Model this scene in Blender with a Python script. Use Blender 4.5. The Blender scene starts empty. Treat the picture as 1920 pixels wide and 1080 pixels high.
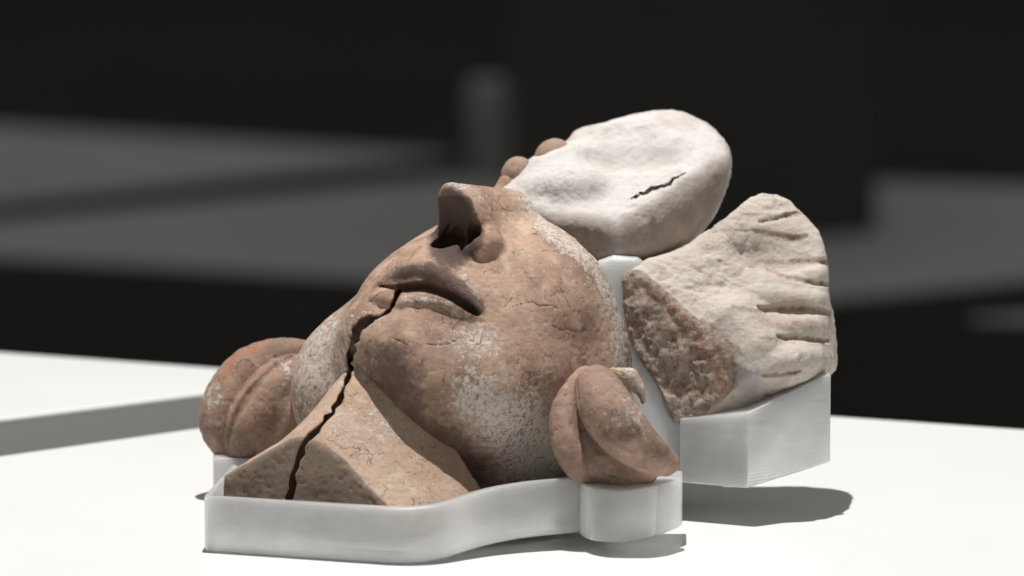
import bpy, math
import numpy as np

# ------------------------------------------------------------------ frame, camera, world, lamp, exposure
SC = bpy.context.scene
COL = SC.collection
S = 0.00034                      # metres per unit; one unit is about a third of a millimetre
D = 13333.0                      # camera distance in units
PITCH = math.radians(10.0)
SP, CP = math.sin(PITCH), math.cos(PITCH)
ZT = 442.0                       # drop from the aim point to the table top


def C(px, py, y=0.0):            # a point seen at (px,py) of the 1920x1080 photo, y units behind the aim point
    k = (D + y) / D
    return np.array([(px - 960.0) * k, y, (540.0 - py) * k])


def W(P):                        # sculpting frame -> world metres (table top at z = 0)
    P = np.asarray(P, dtype=np.float64)
    return np.stack([P[..., 0], P[..., 1] * CP + P[..., 2] * SP, -P[..., 1] * SP + P[..., 2] * CP + ZT], -1) * S


def on_level(px, py, h=0.0):     # point at world height h (units above the table top) seen at (px,py)
    b = (540.0 - py) / D         # z = b (D + y);  -y SP + z CP + ZT = h
    y = (h - ZT - b * D * CP) / (-SP + b * CP)
    return C(px, py, y)


cam_d = bpy.data.cameras.new('camera')
cam = bpy.data.objects.new('camera', cam_d)
COL.objects.link(cam)
cam.location = (0, -D * CP * S, (D * SP + ZT) * S)
cam.rotation_euler = (math.pi / 2 - PITCH, 0, 0)
cam_d.sensor_width = 36.0
cam_d.lens = 36.0 * D / 1920.0
cam_d.clip_start = 0.1
cam_d.clip_end = 200
cam_d.dof.use_dof = True
cam_d.dof.focus_distance = (D - 60) * S
cam_d.dof.aperture_fstop = 5.6
SC.camera = cam

world = bpy.data.worlds.new('World')
SC.world = world
world.use_nodes = True
bg = world.node_tree.nodes['Background']
bg.inputs[0].default_value = (1.0, 0.985, 0.96, 1)
bg.inputs[1].default_value = 0.24


def spot(name, loc, aim, power, cone, size, blend, col):
    l = bpy.data.lights.new(name, 'SPOT')
    l.energy = power
    l.spot_size = math.radians(cone)
    l.spot_blend = blend
    l.shadow_soft_size = size
    l.color = col
    o = bpy.data.objects.new(name, l)
    COL.objects.link(o)
    o.location = loc
    d = np.array(aim, float) - np.array(loc, float)
    import mathutils
    o.rotation_euler = mathutils.Vector(d).to_track_quat('-Z', 'Y').to_euler()
    return o


# one gallery spot almost overhead
spot('gallery_spot', (-0.06, 0.06, 2.6), (0.0, 0.0, 0.1), 390.0, 78, 0.022, 0.4, (1.0, 0.98, 0.955))

SC.view_settings.view_transform = 'Standard'
SC.view_settings.look = 'None'
SC.view_settings.exposure = 0
SC.view_settings.gamma = 1
SC.render.engine = 'CYCLES'
SC.cycles.use_denoising = True
SC.cycles.max_bounces = 10
SC.cycles.sample_clamp_indirect = 6


# ------------------------------------------------------------------ object helpers
def finish_mesh(me, material, smooth=True):
    if material:
        me.materials.append(material)
    if smooth:
        me.polygons.foreach_set('use_smooth', np.ones(len(me.polygons), dtype=bool))
    me.update()
    if smooth == 'angle':
        me.set_sharp_from_angle(angle=math.radians(28))


def thing(name, label, cat, loc=(0, 0, 0), group=None):
    o = bpy.data.objects.new(name, None)
    COL.objects.link(o)
    o.empty_display_size = 0.02
    o.location = loc
    o['label'] = label
    o['category'] = cat
    if group:
        o['group'] = group
    return o


def origin_of(o):
    v = np.zeros(3)
    while o is not None:
        v += np.array(o.location)
        o = o.parent
    return v


def mesh_obj(name, verts, faces, material, parent=None, loc=None, smooth=True, attrs=None):
    base = origin_of(parent) if parent is not None else (np.array(loc) if loc is not None else np.zeros(3))
    me = bpy.data.meshes.new(name)
    v = np.ascontiguousarray(np.asarray(verts, dtype=np.float32) - base.astype(np.float32))
    if isinstance(faces, np.ndarray):
        n = len(faces)
        k = faces.shape[1]
        me.vertices.add(len(v))
        me.vertices.foreach_set('co', v.ravel())
        me.loops.add(n * k)
        me.loops.foreach_set('vertex_index', faces.astype(np.int32).ravel())
        me.polygons.add(n)
        me.polygons.foreach_set('loop_start', np.arange(0, n * k, k, dtype=np.int32))
        me.update(calc_edges=True)
    else:
        me.from_pydata([tuple(map(float, q)) for q in v], [], [list(f) for f in faces])
    for an, av in (attrs or {}).items():
        a = me.attributes.new(an, 'FLOAT', 'POINT')
        a.data.foreach_set('value', np.ascontiguousarray(av, dtype=np.float32))
    finish_mesh(me, material, smooth)
    o = bpy.data.objects.new(name, me)
    COL.objects.link(o)
    if parent is not None:
        o.parent = parent
    elif loc is not None:
        o.location = loc
    return o


def tag(o, label, cat, group=None):
    o['label'] = label
    o['category'] = cat
    if group:
        o['group'] = group
    return o


# ------------------------------------------------------------------ noise
def _hash(ix, iy, iz, seed):
    h = (ix * np.uint32(374761393) + iy * np.uint32(668265263) + iz * np.uint32(2147483647) + np.uint32(seed * 974711 + 13)).astype(np.uint32)
    h = (h ^ (h >> np.uint32(13))) * np.uint32(1274126177)
    h = h ^ (h >> np.uint32(16))
    h = h * np.uint32(2246822519)
    h = h ^ (h >> np.uint32(15))
    return (h & np.uint32(0xFFFFFF)).astype(np.float32) / np.float32(8388607.5) - 1.0


def vnoise(P, scale, seed=0):
    q = P / scale + 1000.0
    i = np.floor(q).astype(np.int64)
    f = (q - i).astype(np.float32)
    i = i.astype(np.uint32)
    u = f * f * f * (f * (f * 6 - 15) + 10)
    out = 0
    for dx in (0, 1):
        wx = u[:, 0] if dx else 1 - u[:, 0]
        for dy in (0, 1):
            wy = u[:, 1] if dy else 1 - u[:, 1]
            for dz in (0, 1):
                wz = u[:, 2] if dz else 1 - u[:, 2]
                out = out + wx * wy * wz * _hash(i[:, 0] + np.uint32(dx), i[:, 1] + np.uint32(dy), i[:, 2] + np.uint32(dz), seed)
    return out


def fbm(P, scale, octaves=4, gain=0.5, seed=0):
    a, t = 1.0, 0.0
    for k in range(octaves):
        t = t + a * vnoise(P + 37.7 * k, scale, seed + k)
        scale *= 0.5
        a *= gain
    return t


def sstep(a, b, x):
    t = np.clip((x - a) / (b - a), 0, 1)
    return t * t * (3 - 2 * t)


# ------------------------------------------------------------------ signed distance shapes (sculpting frame)
def smin(a, b, k):
    h = np.clip(0.5 + 0.5 * (b - a) / k, 0, 1)
    return b * (1 - h) + a * h - k * h * (1 - h)


def smax(a, b, k):
    return -smin(-a, -b, k)


def ellip(P, c, r):
    q = P - np.asarray(c, np.float32)
    r = np.asarray(r, np.float32)
    k0 = np.sqrt(((q / r) ** 2).sum(1))
    k1 = np.sqrt(((q / (r * r)) ** 2).sum(1)) + 1e-9
    return np.where(k0 < 1e-4, -r.min(), k0 * (k0 - 1) / k1)


def chain(P, pts, k=0.0, far=45):          # pts: (x,y,z,radius): thick polyline whose radius changes along it
    pts = np.asarray(pts, np.float32)
    lo, hi = (pts[:, :3] - pts[:, 3:4]).min(0), (pts[:, :3] + pts[:, 3:4]).max(0)
    box = np.sqrt((np.maximum(np.maximum(lo - P, P - hi), 0) ** 2).sum(1))
    near = box < far
    if not near.all():             # far from the whole stroke the distance to its box is enough
        r = box + 2.0
        if near.any():
            r[near] = chain(P[near], pts, k, 1e9)
        return r
    out = None
    for a, b in zip(pts[:-1], pts[1:]):
        ab = b[:3] - a[:3]
        t = np.clip(((P - a[:3]) @ ab) / max(float(ab @ ab), 1e-6), 0, 1)
        d = np.sqrt(((P - a[:3] - t[:, None] * ab) ** 2).sum(1)) - (a[3] + t * (b[3] - a[3]))
        out = d if out is None else (smin(out, d, k) if k > 0 else np.minimum(out, d))
    return out


def curve(pts, n=6):               # Catmull-Rom resampling of a polyline with any number of columns
    p = np.asarray(pts, float)
    p = np.vstack([2 * p[0] - p[1], p, 2 * p[-1] - p[-2]])
    out = []
    for i in range(1, len(p) - 2):
        for t in np.linspace(0, 1, n, endpoint=False):
            a, b, c, d = p[i - 1], p[i], p[i + 1], p[i + 2]
            out.append(0.5 * (2 * b + (c - a) * t + (2 * a - 5 * b + 4 * c - d) * t * t + (3 * b - a - 3 * c + d) * t ** 3))
    out.append(p[-2])
    return np.array(out)


def plane(P, p0, n):
    n = np.asarray(n, float)
    n = n / np.linalg.norm(n)
    return ((P - np.asarray(p0, np.float32)) @ n.astype(np.float32))


def plane3(a, b, c, facing):       # plane through three points, normal on the side of 'facing'
    n = np.cross(b - a, c - a)
    n /= np.linalg.norm(n)
    if n @ np.asarray(facing, float) < 0:
        n = -n
    return a, n


def poly2(x, y, pts):
    pts = np.asarray(pts, np.float32)
    d = np.full(len(x), 1e12, np.float32)
    s = np.ones(len(x), np.float32)
    n = len(pts)
    for i in range(n):
        a, b = pts[i], pts[(i + n - 1) % n]
        ex, ey = b - a
        wx, wy = x - a[0], y - a[1]
        t = np.clip((wx * ex + wy * ey) / max(ex * ex + ey * ey, 1e-9), 0, 1)
        d = np.minimum(d, (wx - ex * t) ** 2 + (wy - ey * t) ** 2)
        c1, c2, c3 = y >= a[1], y < b[1], ex * wy > ey * wx
        flip = (c1 & c2 & c3) | (~c1 & ~c2 & ~c3)
        s = np.where(flip, -s, s)
    return s * np.sqrt(d)


def PX(P):                          # back to photo coordinates
    k = D / (D + P[:, 1])
    return 960 + P[:, 0] * k, 540 - P[:, 2] * k


def outline(P, pts):                # outline drawn in the plane that faces the sculpture's front, run through its depth
    x, y = PX(P)
    return poly2(x, y, pts)


def hit(f, pts, y0=-420, y1=500, step=3.0):   # first point of f below each (px,py)
    pts = np.asarray(pts, float)
    ys = np.arange(y0, y1, step)
    out = []
    for q in pts:
        k = (D + ys) / D
        P = np.stack([(q[0] - 960) * k, ys, (540 - q[1]) * k], 1).astype(np.float32)
        v = f(P)
        ix = np.argmax(v < 0) if (v < 0).any() else int(np.argmin(v))
        out.append(P[ix])
    return np.array(out)


def grad(f, P, e=1.5):
    g = np.empty_like(P)
    for a in range(3):
        d = np.zeros(3, np.float32)
        d[a] = e
        g[:, a] = (f(P + d) - f(P - d)) / (2 * e)
    return g


def strokes(f, pts, inset=0.0):     # (px,py,r) -> (x,y,z,r) lying on f, pushed in by inset
    pts = np.asarray(pts, float)
    h = hit(f, pts[:, :2]).astype(np.float32)
    g = grad(f, h, 6.0)
    g /= np.linalg.norm(g, axis=1)[:, None] + 1e-6
    return np.hstack([h - g * inset, pts[:, 2:3]])


def surface(f, lo, hi, h):
    lo, hi = np.asarray(lo, float), np.asarray(hi, float)
    B = 8
    nb = np.ceil((hi - lo) / (h * B)).astype(int)
    n = nb * B
    ci = np.stack(np.meshgrid(*[np.arange(k) for k in nb], indexing='ij'), -1).reshape(-1, 3)
    cc = (lo + (ci + 0.5) * B * h).astype(np.float32)
    v = f(cc)
    near = np.abs(v) < B * h * 0.87 * 1.6
    F = np.repeat(np.repeat(np.repeat(np.where(v > 0, 1e3, -1e3).reshape(nb).astype(np.float32), B, 0), B, 1), B, 2)
    off = np.stack(np.meshgrid(*[np.arange(B)] * 3, indexing='ij'), -1).reshape(-1, 3)
    idx = (ci[near][:, None, :] * B + off[None]).reshape(-1, 3)
    for s in range(0, len(idx), 400000):
        k = idx[s:s + 400000]
        F[k[:, 0], k[:, 1], k[:, 2]] = f((lo + k * h).astype(np.float32))
    F[0], F[-1], F[:, 0], F[:, -1], F[:, :, 0], F[:, :, -1] = [1e3] * 6
    neg = F < 0
    cnt = np.zeros(np.array(F.shape) - 1, np.int8)
    for a in (0, 1):
        for b in (0, 1):
            for c in (0, 1):
                cnt += neg[a:a + cnt.shape[0], b:b + cnt.shape[1], c:c + cnt.shape[2]]
    act = (cnt > 0) & (cnt < 8)
    cells = np.argwhere(act)
    vid = np.full(act.shape, -1, np.int32)
    vid[act] = np.arange(len(cells))
    acc = np.zeros((len(cells), 3))
    num = np.zeros(len(cells))
    corners = [(a, b, c) for a in (0, 1) for b in (0, 1) for c in (0, 1)]
    for p in corners:
        for ax in range(3):
            if p[ax]:
                continue
            q = list(p)
            q[ax] = 1
            fa = F[cells[:, 0] + p[0], cells[:, 1] + p[1], cells[:, 2] + p[2]]
            fb = F[cells[:, 0] + q[0], cells[:, 1] + q[1], cells[:, 2] + q[2]]
            m = (fa < 0) != (fb < 0)
            t = np.where(m, fa / np.where(m, fa - fb, 1), 0)
            pos = np.tile(np.array(p, float), (len(cells), 1))
            pos[:, ax] += t
            acc[m] += pos[m]
            num[m] += 1
    V = (lo + (cells + acc / np.maximum(num, 1)[:, None]) * h).astype(np.float32)
    quads = []
    for ax in range(3):
        sl_a = [slice(1, -1)] * 3
        sl_b = [slice(1, -1)] * 3
        sl_a[ax] = slice(0, -1)
        sl_b[ax] = slice(1, None)
        A_, B_ = neg[tuple(sl_a)], neg[tuple(sl_b)]
        e = np.argwhere(A_ != B_)
        inside = A_[e[:, 0], e[:, 1], e[:, 2]]
        b, c = (ax + 1) % 3, (ax + 2) % 3
        base = e.copy()
        base[:, b] += 1
        base[:, c] += 1
        def cell(db, dc):
            k = base.copy()
            k[:, b] += db
            k[:, c] += dc
            return vid[k[:, 0], k[:, 1], k[:, 2]]
        q = np.stack([cell(-1, -1), cell(0, -1), cell(0, 0), cell(-1, 0)], 1)
        q[~inside] = q[~inside][:, ::-1]
        quads.append(q)
    Q = np.concatenate(quads)
    Q = Q[(Q >= 0).all(1)]
    for _ in range(2):              # settle the vertices on the surface
        g = grad(f, V)
        gg = (g * g).sum(1)
        V = V - np.clip(f(V) / np.maximum(gg, 0.15), -h, h)[:, None] * g
    g = grad(f, V, 2.0)
    Nn = g / (np.linalg.norm(g, axis=1)[:, None] + 1e-6)
    return V.astype(np.float32), Q, Nn.astype(np.float32)


# ------------------------------------------------------------------ materials
class Nodes:
    def __init__(self, name):
        self.m = bpy.data.materials.new(name)
        self.m.use_nodes = True
        self.t = self.m.node_tree
        self.b = self.t.nodes['Principled BSDF']
        self.coord = self.t.nodes.new('ShaderNodeTexCoord').outputs['Object']

    def new(self, kind, **kw):
        n = self.t.nodes.new(kind)
        for k, v in kw.items():
            setattr(n, k, v)
        return n

    def link(self, a, b):
        self.t.links.new(a, b)

    def val(self, sock, v):
        if hasattr(v, 'is_linked') or isinstance(v, bpy.types.NodeSocket):
            self.link(v, sock)
        elif isinstance(v, tuple) and len(v) == 3 and sock.type == 'RGBA':
            sock.default_value = (*v, 1)
        else:
            sock.default_value = v

    def noise(self, mm, detail=5, rough=0.55, dist=0.0, seed=0.0):
        n = self.new('ShaderNodeTexNoise')
        mp = self.new('ShaderNodeMapping')
        self.link(self.coord, mp.inputs[0])
        mp.inputs[1].default_value = (seed, seed * 1.7, seed * 0.3)
        self.link(mp.outputs[0], n.inputs['Vector'])
        n.inputs['Scale'].default_value = 1000.0 / mm
        n.inputs['Detail'].default_value = detail
        n.inputs['Roughness'].default_value = rough
        n.inputs['Distortion'].default_value = dist
        return n.outputs['Fac']

    def voronoi(self, mm, feature='F1'):
        n = self.new('ShaderNodeTexVoronoi', feature=feature)
        self.link(self.coord, n.inputs['Vector'])
        n.inputs['Scale'].default_value = 1000.0 / mm
        return n.outputs['Distance']

    def crackle(self, mm):          # broken hairline crazing
        wob = self.new('ShaderNodeTexNoise')
        self.link(self.coord, wob.inputs['Vector'])
        wob.inputs['Scale'].default_value = 260
        wob.inputs['Detail'].default_value = 3
        add = self.new('ShaderNodeVectorMath', operation='MULTIPLY_ADD')
        self.link(wob.outputs['Color'], add.inputs[0])
        add.inputs[1].default_value = (0.006, 0.006, 0.006)
        self.link(self.coord, add.inputs[2])
        v = self.new('ShaderNodeTexVoronoi', feature='DISTANCE_TO_EDGE')
        self.link(add.outputs[0], v.inputs['Vector'])
        v.inputs['Scale'].default_value = 1000.0 / mm
        line = self.math('SUBTRACT', 1.0, self.ramp(v.outputs['Distance'], 0.008, 0.03))
        return self.math('MULTIPLY', line, self.ramp(self.noise(16, 3, 0.6, 0.5, 12.5), 0.54, 0.64))

    def ramp(self, fac, a, b):      # smooth 0..1 between a and b
        n = self.new('ShaderNodeMapRange', interpolation_type='SMOOTHSTEP')
        self.val(n.inputs[0], fac)
        n.inputs[1].default_value = a
        n.inputs[2].default_value = b
        return n.outputs[0]

    def mix(self, fac, a, b, mode='MIX'):
        n = self.new('ShaderNodeMix', data_type='RGBA', blend_type=mode)
        self.val(n.inputs[0], fac)
        self.val(n.inputs[6], a)
        self.val(n.inputs[7], b)
        return n.outputs[2]

    def math(self, op, a, b=0.0):
        n = self.new('ShaderNodeMath', operation=op)
        self.val(n.inputs[0], a)
        self.val(n.inputs[1], b)
        return n.outputs[0]

    def attr(self, name):
        n = self.new('ShaderNodeAttribute')
        n.attribute_name = name
        return n.outputs['Fac']

    def bump(self, height, dist, strength=1.0, normal=None):
        n = self.new('ShaderNodeBump')
        self.val(n.inputs['Height'], height)
        n.inputs['Distance'].default_value = dist
        n.inputs['Strength'].default_value = strength
        if normal is not None:
            self.link(normal, n.inputs['Normal'])
        return n.outputs[0]

    def out(self, color=None, rough=None, normal=None):
        if color is not None:
            self.val(self.b.inputs['Base Color'], color)
        if rough is not None:
            self.val(self.b.inputs['Roughness'], rough)
        if normal is not None:
            self.link(normal, self.b.inputs['Normal'])
        return self.m


def terracotta(name, warm, pale, dark, pale_amt=0.0):
    n = Nodes(name)
    big = n.noise(42, 4, 0.6)
    mid = n.noise(13, 6, 0.65, 0.3, 3.1)
    fine = n.noise(2.6, 6, 0.7, 0.0, 7.7)
    c = n.mix(n.ramp(big, 0.36, 0.66), warm, dark)
    c = n.mix(n.math('MULTIPLY', n.ramp(mid, 0.5, 0.72), 0.75), c, pale)
    c = n.mix(n.math('MULTIPLY', n.ramp(fine, 0.55, 0.72), 0.35), c, tuple(0.55 * k for k in dark))
    # shaped patches: lime crust, umber staining with painted shade and bare orange clay
    crust = n.attr('crust')
    crust_t = n.ramp(n.math('ADD', crust, n.math('MULTIPLY', n.math('SUBTRACT', n.noise(4.5, 8, 0.75, 0.2, 1.3), 0.5), 1.9)), 0.41, 0.60)
    crust_t = n.math('MULTIPLY', crust_t, n.ramp(n.noise(2.4, 4, 0.7, 0.2, 3.9), 0.36, 0.52))
    c = n.mix(n.math('MULTIPLY', crust_t, 0.85), c, (0.55, 0.50, 0.45))
    stain_shade = n.attr('stain_shade')
    stain_shade_t = n.ramp(n.math('ADD', stain_shade, n.math('MULTIPLY', n.math('SUBTRACT', n.noise(7, 7, 0.7, 0.4, 5.3), 0.5), 1.5)), 0.22, 1.05)
    c = n.mix(n.math('MULTIPLY', stain_shade_t, 0.85), c, (0.075, 0.043, 0.032))
    red = n.attr('red')
    red_t = n.ramp(n.math('ADD', red, n.math('MULTIPLY', n.math('SUBTRACT', n.noise(6, 6, 0.7, 0.4, 9.3), 0.5), 1.4)), 0.35, 0.75)
    c = n.mix(n.math('MULTIPLY', red_t, 0.8), c, (0.33, 0.125, 0.065))
    c = n.mix(n.math('MULTIPLY', n.attr('cut'), 0.85), c, n.mix(mid, (0.16, 0.118, 0.088), (0.25, 0.19, 0.148)))
    # crazing and specks of dirt and lime
    ck = n.crackle(15)
    c = n.mix(n.math('MULTIPLY', ck, 0.7), c, (0.09, 0.055, 0.04))
    sp = n.noise(1.5, 3, 0.6, 0, 2.2)
    c = n.mix(n.math('MULTIPLY', n.ramp(sp, 0.63, 0.69), n.math('MULTIPLY', n.ramp(big, 0.35, 0.6), 0.75)), c, (0.055, 0.036, 0.028))
    sp2 = n.noise(2.2, 4, 0.65, 0, 8.2)
    c = n.mix(n.math('MULTIPLY', n.ramp(sp2, 0.64, 0.70), n.math('MULTIPLY', n.ramp(n.noise(28, 4, 0.6, 0, 15.5), 0.48, 0.62), 0.75)), c, (0.60, 0.54, 0.47))
    painted_shade_t = n.ramp(n.math('ADD', n.attr('painted_shade'), n.math('MULTIPLY', n.math('SUBTRACT', n.noise(5, 6, 0.7, 0.3, 6.1), 0.5), 1.3)), 0.2, 0.85)  # painted shade for undersides and hollows
    c = n.mix(n.math('MULTIPLY', painted_shade_t, 0.85), c, (0.042, 0.024, 0.018))
    hgt = n.math('ADD', n.math('MULTIPLY', n.noise(5, 8, 0.7, 0, 4.4), 0.9), n.math('MULTIPLY', n.noise(1.3, 5, 0.7, 0, 6.6), 0.35))
    hgt = n.math('ADD', hgt, n.math('MULTIPLY', crust_t, 0.5))
    hgt = n.math('SUBTRACT', hgt, n.math('ADD', n.math('MULTIPLY', ck, 0.8), n.math('MULTIPLY', n.ramp(sp, 0.62, 0.7), 0.6)))
    return n.out(c, 0.82, n.bump(hgt, 0.0010, 0.6))


def plaster(name, pale, tint, grey, bump=0.0014):
    n = Nodes(name)
    c = n.mix(n.ramp(n.noise(30, 5, 0.6), 0.42, 0.68), pale, tint)
    c = n.mix(n.math('MULTIPLY', n.ramp(n.noise(8, 7, 0.7, 0.3, 3.3), 0.53, 0.72), 0.7), c, grey)
    wall = n.attr('stain_shade')
    wt = n.ramp(n.math('ADD', wall, n.math('MULTIPLY', n.math('SUBTRACT', n.noise(9, 8, 0.75, 0.6, 5.1), 0.5), 1.3)), 0.3, 0.7)
    umber = n.mix(n.ramp(n.noise(6, 8, 0.75, 0.5, 2.9), 0.38, 0.62), (0.19, 0.122, 0.09), (0.43, 0.35, 0.29))
    c = n.mix(n.math('MULTIPLY', wt, 0.92), c, umber)
    c = n.mix(n.math('MULTIPLY', n.attr('cut'), 0.8), c, n.mix(n.ramp(n.noise(14, 5, 0.65, 0.3, 4.1), 0.35, 0.7), (0.23, 0.185, 0.152), (0.34, 0.285, 0.24)))
    red = n.attr('red')
    rt = n.ramp(n.math('ADD', red, n.math('MULTIPLY', n.math('SUBTRACT', n.noise(7, 7, 0.72, 0.5, 9.9), 0.5), 1.4)), 0.3, 0.95)
    c = n.mix(n.math('MULTIPLY', rt, 0.78), c, (0.29, 0.115, 0.066))
    crust = n.attr('crust')
    ct = n.ramp(n.math('ADD', crust, n.math('MULTIPLY', n.math('SUBTRACT', n.noise(6, 7, 0.7, 0.2, 1.9), 0.5), 1.3)), 0.35, 0.75)
    c = n.mix(n.math('MULTIPLY', ct, 0.85), c, (0.36, 0.345, 0.33))
    sp = n.noise(1.4, 3, 0.6, 0, 2.2)
    c = n.mix(n.math('MULTIPLY', n.ramp(sp, 0.66, 0.75), 0.55), c, (0.16, 0.12, 0.10))
    hgt = n.math('ADD', n.noise(4, 9, 0.75, 0, 4.4), n.math('MULTIPLY', n.noise(1.0, 4, 0.7, 0, 6.6), 0.3))
    return n.out(c, 0.9, n.bump(hgt, bump, 0.8))


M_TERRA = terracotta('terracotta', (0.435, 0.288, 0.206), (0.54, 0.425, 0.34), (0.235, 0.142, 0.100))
M_TERRA_GREY = terracotta('terracotta_grey', (0.46, 0.335, 0.25), (0.53, 0.45, 0.375), (0.38, 0.255, 0.18))
M_CURL = terracotta('terracotta_curl', (0.33, 0.205, 0.145), (0.38, 0.285, 0.22), (0.19, 0.128, 0.098))
M_WHITE = plaster('white_plaster', (0.58, 0.55, 0.525), (0.50, 0.455, 0.43), (0.38, 0.34, 0.325))
M_HAIR = plaster('buff_stone', (0.535, 0.475, 0.415), (0.46, 0.39, 0.33), (0.36, 0.315, 0.28), 0.0018)
M_BEAD = terracotta('bead_clay', (0.34, 0.235, 0.17), (0.40, 0.31, 0.24), (0.27, 0.18, 0.13))


def print_plastic():
    n = Nodes('translucent_print')
    sep = n.new('ShaderNodeSeparateXYZ')
    n.link(n.coord, sep.inputs[0])
    z = sep.outputs[2]
    lay = n.math('SINE', n.math('MULTIPLY', n.math('ADD', z, n.math('MULTIPLY', n.noise(60, 2), 0.0004)), 2 * math.pi / 0.0022))
    mp = n.new('ShaderNodeMapping')
    n.link(n.coord, mp.inputs[0])
    mp.inputs[3].default_value = (60, 60, 420)
    st = n.new('ShaderNodeTexNoise')
    n.link(mp.outputs[0], st.inputs['Vector'])
    st.inputs['Scale'].default_value = 1.0
    st.inputs['Detail'].default_value = 4
    patch = n.noise(22, 3, 0.6, 0, 1.1)
    c = n.mix(n.ramp(patch, 0.38, 0.68), (0.71, 0.72, 0.71), (0.63, 0.64, 0.63))
    c = n.mix(n.math('MULTIPLY', n.ramp(st.outputs['Fac'], 0.5, 0.75), 0.3), c, (0.84, 0.84, 0.835))
    h = n.math('ADD', n.math('MULTIPLY', lay, 0.18), n.math('MULTIPLY', st.outputs['Fac'], 1.6))
    n.out(c, n.math('ADD', 0.26, n.math('MULTIPLY', st.outputs['Fac'], 0.22)), n.bump(h, 0.00012, 0.35))
    b = n.b
    b.inputs['Subsurface Weight'].default_value = 1.0
    b.inputs['Subsurface Radius'].default_value = (1.0, 1.0, 0.95)
    b.inputs['Subsurface Scale'].default_value = 0.03
    tg = n.new('ShaderNodeTangent', direction_type='RADIAL', axis='Z')
    n.link(tg.outputs[0], b.inputs['Tangent'])
    b.inputs['Anisotropic'].default_value = 0.9
    b.inputs['Transmission Weight'].default_value = 0.45
    b.inputs['Specular IOR Level'].default_value = 0.5
    b.inputs['IOR'].default_value = 1.45
    return n.m


M_PRINT = print_plastic()


def plain(name, col, rough, var=0.12, mm=60, spec=0.5):
    n = Nodes(name)
    c = n.mix(n.ramp(n.noise(mm, 5, 0.6), 0.3, 0.75), col, tuple(k * (1 - var) for k in col))
    n.b.inputs['Specular IOR Level'].default_value = spec
    return n.out(c, rough, n.bump(n.noise(3, 4, 0.6), 0.0002, 0.2))


M_TABLE = plain('white_lacquer', (0.82, 0.82, 0.81), 0.2, 0.03, 120, 0.3)
M_SIDE = plain('shaded_white_board', (0.52, 0.52, 0.515), 0.6, 0.05, 120, 0.2)  # side of a white plinth, its shade put into the colour
M_GREY = plain('grey_laminate', (0.44, 0.44, 0.432), 0.55, 0.10, 300, 0.2)
M_DARK = plain('charcoal_and_shade', (0.070, 0.068, 0.060), 0.8, 0.2, 300, 0.1)  # paint of the black box; on table bodies it stands for shade
M_FLOOR = plain('black_floor', (0.045, 0.043, 0.038), 0.85, 0.2, 600, 0.05)
M_WALL = plain('black_wall', (0.125, 0.120, 0.104), 0.95, 0.15, 700, 0.05)
M_STAND = plain('dull_grey_cloth', (0.29, 0.293, 0.28), 0.9, 0.15, 60, 0.1)
M_PALE = plain('pale_mauve_chip', (0.42, 0.40, 0.44), 0.9, 0.1, 60, 0.1)

# ------------------------------------------------------------------ the setting
FLOOR_Z = -2800.0                  # units below the table top
fl = mesh_obj('floor', np.array([(-14, -6, FLOOR_Z * S), (14, -6, FLOOR_Z * S), (14, 13, FLOOR_Z * S), (-14, 13, FLOOR_Z * S)]), [(0, 1, 2, 3)], M_FLOOR, smooth=False)
fl['kind'] = 'structure'
wl = mesh_obj('wall', np.array([(-14, 13, FLOOR_Z * S), (14, 13, FLOOR_Z * S), (14, 13, 5), (-14, 13, 5),
                                (-14, 13.2, FLOOR_Z * S), (14, 13.2, FLOOR_Z * S), (14, 13.2, 5), (-14, 13.2, 5)]),
              [(0, 1, 2, 3), (5, 4, 7, 6), (3, 2, 6, 7), (0, 3, 7, 4), (1, 5, 6, 2)], M_WALL, smooth=False)
wl['kind'] = 'structure'


def slab(poly, z0, z1, bevel=0.0):   # closed prism over a polygon (world metres), with a small chamfer on the top edge
    poly = np.asarray(poly, float)
    area = 0.5 * np.sum(poly[:, 0] * np.roll(poly[:, 1], -1) - np.roll(poly[:, 0], -1) * poly[:, 1])
    if area < 0:
        poly = poly[::-1]
    n = len(poly)
    prev, nxt = np.roll(poly, 1, 0), np.roll(poly, -1, 0)
    e1 = poly - prev
    e1 /= np.linalg.norm(e1, axis=1)[:, None]
    e2 = nxt - poly
    e2 /= np.linalg.norm(e2, axis=1)[:, None]
    n1 = np.stack([-e1[:, 1], e1[:, 0]], 1)
    n2 = np.stack([-e2[:, 1], e2[:, 0]], 1)
    m = (n1 + n2) / (1 + (n1 * n2).sum(1))[:, None]
    rings = [(poly, z0)]
    if bevel > 0:
        rings += [(poly, z1 - bevel), (poly + m * bevel * 0.3, z1 - bevel * 0.3), (poly + m * bevel, z1)]
    else:
        rings += [(poly, z1)]
    v = np.vstack([np.column_stack([r, np.full(n, z)]) for r, z in rings])
    f = [list(range(n))[::-1], [len(v) - n + i for i in range(n)]]
    for k in range(len(rings) - 1):
        for i in range(n):
            j = (i + 1) % n
            f.append((k * n + i, k * n + j, (k + 1) * n + j, (k + 1) * n + i))
    return v, f


def level_xy(px, py, h=0.0):
    return W(on_level(px, py, h))[:2]


def cross2(a, b, c, d):             # where line ab meets line cd
    r, s_ = b - a, d - c
    t = ((c - a)[0] * s_[1] - (c - a)[1] * s_[0]) / (r[0] * s_[1] - r[1] * s_[0])
    return a + r * t


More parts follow.
